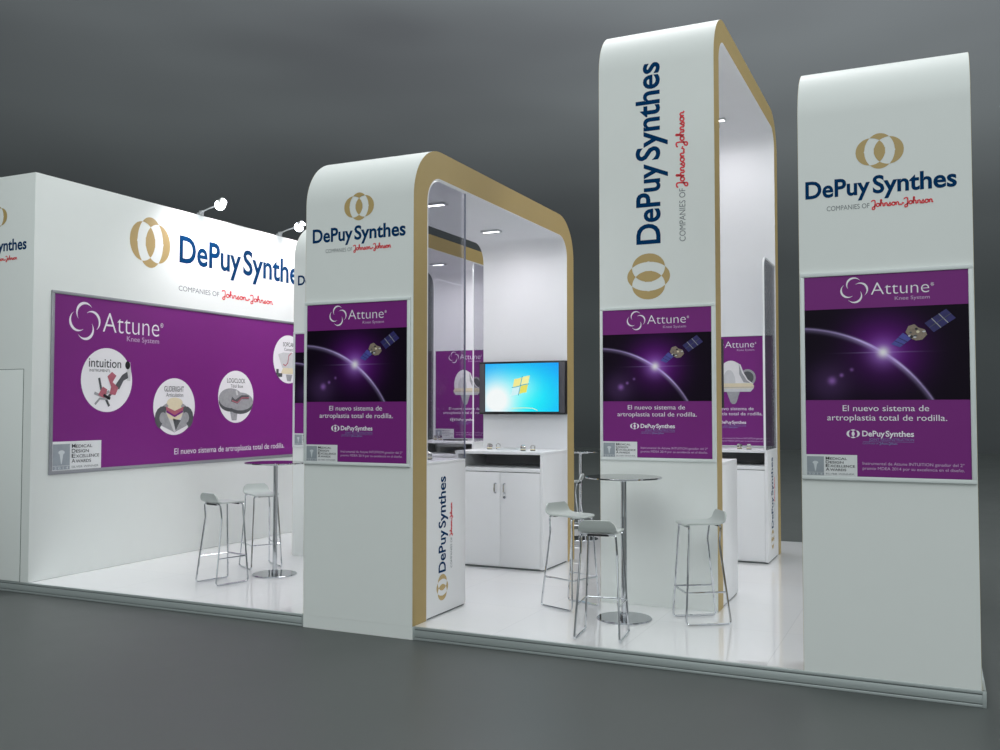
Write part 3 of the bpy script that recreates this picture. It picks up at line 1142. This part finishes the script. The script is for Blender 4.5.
def television(label, x, y, z, face):
    """face = -1 looks to the front of the booth, +1 to its back"""
    t = thing('television', label, 'television', (x, y, z), 0 if face < 0 else PI, 'wall televisions')
    b = MB()
    b.box(-TW / 2, TW / 2, -.072, -.004, 0, TH, M['black'], .008)
    b.build('casing', t)
    for s in (-1, 1):
        b = MB()
        xa, xb = sorted((s * (TW / 2 - .008), s * (0.905 / 2 + .010)))
        b.box(xa, xb, -.077, -.071, .02, TH - .02, M['speaker'], .003)
        b.build('speaker', t)
    b = MB()
    b.box(-0.905 / 2, 0.905 / 2, -.076, -.0715, -.548 / 2, .548 / 2, M['screen'])
    sc = b.build('screen', t)
    sc.location = (0, 0, TH / 2 + .004)
    pl = Plane((-.01, -.076, .02), (1, 0, 0), (0, 0, 1))
    b = MB()
    wave = lambda u: .018 * math.sin(u * 16)
    for (u0, u1, v0, v1, m) in ((-.095, -.006, .006, .095, 'win_yellow'), (.006, .095, .006, .095, 'win_cream'), (-.095, -.006, -.095, -.006, 'win_pale'), (.006, .095, -.095, -.006, 'win_gold')):
        n = 6
        for i in range(n):
            a, c = u0 + (u1 - u0) * i / n, u0 + (u1 - u0) * (i + 1) / n
            q = lambda u, v: (u + .22 * v, v + wave(u))
            poly(b, pl, [q(a, v0), q(c, v0), q(c, v1), q(a, v1)], M[m], .0012)
    ribbon(b, pl, [(-.105 + .015 * i, .0 + wave(-.105 + .015 * i)) for i in range(15)], .006, M['win_line'], .0016)
    ribbon(b, pl, [(-.025, -.11), (.025, .11)], .006, M['win_line'], .0016)
    b.build('flag_emblem', sc)
    b = MB()
    ribbon(b, Plane((0, -.076, -.235), (1, 0, 0), (0, 0, 1)), [(-.12, .0), (.05, .004), (.14, .0), (.2, -.025)], .006, M['win_cream'], .0012)
    b.build('screen_highlight', sc)
    b = MB()
    b.box(-.2, .2, -.004, .0, TH * .3, TH * .7, M['speaker'])
    b.build('wall_bracket', t)
    return t


TV = television('lit wide television showing a blue desktop above the two door cupboard', 3.800, 3.3945, 1.632, -1)
television('dark television seen edge on behind the tallest arch front leg', 5.852, 1.7275, 1.70, 1)

# ------------------------------------------------------------------ lamps


def downlight(label, x, y, z, power):
    t = thing('downlight', label, 'lamp', (x, y, z), 0, 'recessed arch downlights')
    b = MB()
    w, h = .105, .052
    for xa, xb, ya, yb in ((-w, w, -h, -h + .012), (-w, w, h - .012, h), (-w, -w + .012, -h + .012, h - .012), (w - .012, w, -h + .012, h - .012)):
        b.box(xa, xb, ya, yb, -.022, 0, M['lamp_metal'], .002)
    b.build('rim', t)
    b = MB()
    b.box(-w + .0125, w - .0125, -h + .0125, h - .0125, -.016, -.001, M['lens'])
    b.build('lens', t)
    l = bpy.data.lights.new('downlight_lamp', 'AREA')
    l.shape = 'RECTANGLE'
    l.size, l.size_y, l.energy, l.color = .24, .12, power, (1, .97, 1)
    o = bpy.data.objects.new('downlight_lamp', l)
    COL.objects.link(o)
    o.parent = t
    o.location = (0, 0, -.03)
    return t


downlight('front ceiling downlight of the low arch, seen through its glass', 3.86, 1.19, 3.603, 11)
downlight('rear ceiling downlight of the low arch, left of centre', 3.765, 2.60, 3.603, 11)
downlight('ceiling downlight of the back left arch, seen through the glass', 1.80, 5.02, 3.715, 11)
downlight('front ceiling downlight of the back left arch, hidden by the near arch', 1.80, 3.5, 3.715, 11)
downlight('rear ceiling downlight high inside the tallest arch', 5.86, 4.1, 4.952, 9)
downlight('front ceiling downlight high inside the tallest arch', 5.86, 2.6, 4.952, 9)
downlight('ceiling downlight of the right corner arch', 7.757, 1.9, 3.781, 11)

# small spotlight high on the inside of the tallest arch's front leg
t = thing('spotlight', 'tiny metal spotlight on the inner side of the tallest arch', 'lamp', (6.352, 1.728, 4.19))
b = MB()
b.tube([(0, 0, 0), (0, .035, 0)], .007, M['lamp_metal'])
b.build('stem', t)
b = MB()
b.tube([(0, .03, .012), (0, .05, 0), (0, .075, -.018)], [.012, .02, .022], M['lamp_metal'], 14)
b.build('head', t)


def arm_lamp(label, y, hx, hz):
    t = thing('arm_floodlight', label, 'lamp', (-.02, y, HW), 0, 'arm lamps along the left wall')
    b = MB()
    b.box(-.03, .03, -.03, .03, 0, .035, M['lamp_metal'], .005)
    b.box(-.012, .05, -.014, .014, .03, .06, M['lamp_metal'], .005)
    b.build('clamp', t)
    b = MB()
    end = Vector((hx + .02, 0, hz - HW))
    b.tube(fillet([(.03, 0, .045), (.12, 0, .075), tuple(end * .85), tuple(end)], .05), .0085, M['lamp_metal'])
    b.build('arm', t)
    b = MB()
    hd = Vector((-.75, 0, -.65))
    side = Vector((0, 1, 0))
    up = side.cross(hd).normalized()
    hd.normalize()
    rows = []
    for q, d in ((.018, -.05), (.04, -.04), (.052, .0), (.058, .035)):
        rows.append([end + hd * d + (side * math.cos(a) + up * math.sin(a)) * q for a in [2 * PI * k / 20 for k in range(20)]])
    b.grid(rows, M['lamp_metal'], True, closed_u=True)
    b.build('shade', t)
    b = MB()
    c = end + hd * .042
    rows = [[c + hd * (.060 * math.cos(p)) + (side * math.cos(a) + up * math.sin(a)) * (.062 * math.sin(p)) for a in [2 * PI * k / 20 for k in range(20)]] for p in [PI * (i + .02) / 10.04 for i in range(11)]]
    b.grid(rows, M['bulb'], True, closed_u=True)
    b.build('bulb', t)
    l = bpy.data.lights.new('flood_lamp', 'SPOT')
    l.energy, l.color, l.spot_size, l.spot_blend, l.shadow_soft_size = 72, (1, .95, 1), math.radians(140), .9, .06
    o = bpy.data.objects.new('flood_lamp', l)
    COL.objects.link(o)
    o.parent = t
    o.location = end + hd * .05 + Vector((.14, 0, .06))
    o.rotation_euler = Vector((-.62, 0, -.78)).to_track_quat('-Z', 'Y').to_euler()
    return t


arm_lamp('glowing arm floodlight on the left wall top, left of the other', 2.32, .318, 4.17)
arm_lamp('glowing arm floodlight on the left wall top, beside the low arch corner', 3.83, .345, 4.17)

# ------------------------------------------------------------------ bar tables


def bar_table(label, x, y):
    t = thing('bar_table', label, 'table', (x, y, 0), 0, 'round bar tables')
    b = MB()
    b.lathe([(.001, 0), (.222, 0), (.224, .006), (.218, .0115), (.12, .0125), (.036, .013), (.034, .045), (.026, .05)], M['dark_chrome'], 48)
    b.build('base', t)
    b = MB()
    b.lathe([(.024, .045), (.024, 1.105), (.03, 1.11)], M['chrome'], 24)
    b.build('column', t)
    b = MB()
    b.lathe([(.03, 1.108), (.135, 1.118), (.14, 1.124), (.14, 1.1325)], M['chrome'], 40)
    b.build('top_plate', t)
    b = MB()
    b.lathe([(.001, 1.133), (.306, 1.133), (.311, 1.137), (.311, 1.142), (.306, 1.146), (.001, 1.146)], M['table_glass'], 64)
    b.build('table_top', t)
    b = MB()
    b.lathe([(.3115, 1.1345), (.3125, 1.1395), (.3115, 1.1445)], M['chrome'], 64)
    b.build('rim', t)
    return t


T1 = bar_table('round glass bar table on a chrome column in the centre', 5.736, .958)
copy_tree(T1, None, (1.88, 1.396, 0), label='round bar table beside the long purple wall graphic')
copy_tree(T1, None, (3.84, 5.17, 0), label='far round bar table half hidden behind the low arch rear leg')

# ------------------------------------------------------------------ bar stools


def bar_stool(label, loc, rz):
    """front of the seat points along +y; the upturned lip is at -y"""
    t = thing('bar_stool', label, 'stool', loc, rz, 'chrome bar stools with grey seats')
    b = MB()
    prof = [(.165, .772), (.155, .781), (.135, .786), (.07, .787), (0, .786), (-.07, .786), (-.105, .788), (-.128, .795), (-.143, .809), (-.152, .830), (-.158, .856), (-.162, .880)]
    half = [.128, .138, .143, .145, .145, .145, .145, .145, .144, .140, .128, .098]
    cross = 9
    top, bot = [], []
    for i, ((y, z), h) in enumerate(zip(prof, half)):
        a, c = prof[max(i - 1, 0)], prof[min(i + 1, len(prof) - 1)]
        ty, tz = c[0] - a[0], c[1] - a[1]
        q = math.hypot(ty, tz)
        ny, nz = (tz / q, -ty / q) if -ty > 0 else (tz / q, -ty / q)
        row, rb = [], []
        for j in range(cross):
            f = -1 + 2 * j / (cross - 1)
            dish = .006 * f * f if i < 8 else 0
            row.append((h * f, y, z + dish))
            rb.append((h * f, y - ny * .013, z + dish - nz * .013))
        top.append(row)
        bot.append(rb)
    loop = [top[i] + bot[i][::-1] for i in range(len(prof))]
    V = b.grid(loop, M['seat'], True, closed_u=True)
    for r in (V[0], V[-1]):
        for j in range(cross - 1):
            f = b.bm.faces.new((r[j], r[j + 1], r[2 * cross - 2 - j], r[2 * cross - 1 - j]))
            f.material_index = 0
    bmesh.ops.recalc_face_normals(b.bm, faces=b.bm.faces[:])
    b.build('seat', t, sharp=50)
    rr = .0085
    for s in (-1, 1):
        b = MB()
        path = [(s * .07, .130, .768), (s * .128, .136, .766), (s * .168, .178, .009), (s * .168, -.185, .009), (s * .136, -.106, .640), (s * .130, -.122, .772), (s * .07, -.122, .772)]
        b.tube(fillet(path, .028, 6), rr, M['chrome'], 10)
        b.build('leg_frame', t)
    b = MB()
    yb = -.185 + (.079) * (.246 / .631)
    b.tube(fillet([(-.1555, yb, .255), (-.157, .172, .255), (.157, .172, .255), (.1555, yb, .255)], .02, 5), rr * .9, M['chrome'], 10)
    b.build('footrest', t)
    b = MB()
    b.box(-.08, .08, .118, .142, .757, .7745, M['black'])
    b.box(-.08, .08, -.134, -.110, .761, .7745, M['black'])
    b.build('seat_mount', t)
    return t


rad = math.radians
S1 = bar_stool('grey bar stool at the left of the central table, near the cupboard', (5.175, 1.219, 0), rad(-112.7))
copy_tree(S1, None, (5.765, .313, 0), rad(6.6), label='nearest grey bar stool, in front of the central table')
copy_tree(S1, None, (6.318, 1.142, 0), rad(122), label='grey bar stool at right of the central table, by the tallest arch')
copy_tree(S1, None, (1.69, .833, 0), rad(-14.5), label='grey bar stool in front of the table by the wall graphic')
copy_tree(S1, None, (1.45, 1.70, 0), rad(-120), label='grey bar stool behind the table by the wall graphic')
copy_tree(S1, None, (3.87, 4.66, 0), rad(100), label='far grey bar stool half hidden behind the low arch rear leg')

# ------------------------------------------------------------------ small implants and trays on the cabinets


def knee_implant(label, loc, rz, k=1.0):
    t = thing('knee_implant', label, 'implant model', loc, rz, 'small knee implant models')
    b = MB()
    n = 16
    rows = []
    for i in range(n + 1):
        a = math.radians(-35 + 250 * i / n)
        for_r = (.034 * k, .024 * k)
        c, s = math.cos(a), math.sin(a)
        zz = .052 * k
        rows.append([(-.026 * k, for_r[0] * c, zz + for_r[0] * s), (0, for_r[0] * c * 1.04, zz + for_r[0] * s * 1.04), (.026 * k, for_r[0] * c, zz + for_r[0] * s), (.026 * k, for_r[1] * c, zz + for_r[1] * s), (-.026 * k, for_r[1] * c, zz + for_r[1] * s)])
    V = b.grid(rows, M['implant_metal'], True, closed_u=True)
    b.bm.faces.new(V[0][::-1])
    b.bm.faces.new(V[-1])
    b.build('curved_shell', t)
    b = MB()
    b.lathe([(.034 * k, .012 * k), (.037 * k, .016 * k), (.036 * k, .024 * k), (.026 * k, .027 * k)], M['implant_poly'], 24)
    b.build('insert', t)
    b = MB()
    b.lathe([(.012 * k, 0), (.034 * k, .001), (.038 * k, .006 * k), (.036 * k, .0118 * k)], M['steel_dark'], 24)
    b.build('tray_base', t)
    return t


K1 = knee_implant('small implant model leftmost on the cupboard under the television', (3.46, 3.19, 1.2405), .4, .75)
imp = [((3.56, 3.22, 1.2405), 1.9, 'small implant model beside the flat tray, left of it'), ((3.51, 3.10, 1.2405), 2.7, 'small implant model nearest the cupboard edge, left group'),
       ((4.004, 2.90, 1.2405), .9, 'pale implant model right of the flat white tray'), ((4.10, 2.94, 1.2405), 2.2, 'yellowish implant model rightmost under the television'),
       ((6.045, 4.32, 1.2405), 1.2, 'left implant model on the cupboard in the tallest arch'), ((6.15, 4.31, 1.2405), .3, 'right implant model on the cupboard in the tallest arch'),
       ((1.44, 5.60, 1.2405), .6, 'leftmost implant model on the back left cupboard'), ((1.53, 5.58, 1.2405), 1.5, 'right implant model on the back left cupboard'),
       ((4.11, .63, 1.2625), 1.0, 'implant model alone on the upright name counter')]
for p, r, lb in imp:
    copy_tree(K1, None, p, r, label=lb)


def tray(name, label, x, y, z, w, d, m):
    b = MB()
    b.box(-w / 2, w / 2, -d / 2, d / 2, 0, .008, m, .002)
    for xa, xb, ya, yb in ((-w / 2, w / 2, -d / 2, -d / 2 + .008), (-w / 2, w / 2, d / 2 - .008, d / 2), (-w / 2, -w / 2 + .008, -d / 2 + .008, d / 2 - .008), (w / 2 - .008, w / 2, -d / 2 + .008, d / 2 - .008)):
        b.box(xa, xb, ya, yb, .008, .020, m, .002)
    o = b.build(name)
    o.location = (x, y, z)
    tag(o, label, 'tray', 'flat display trays')


tray('display_tray', 'flat white tray between the implant models under the television', 3.76, 3.10, 1.2405, .24, .17, M['tray'])
tray('display_tray', 'flat dark tray on the back left cupboard', 1.82, 5.50, 1.2405, .30, .18, M['steel_dark'])
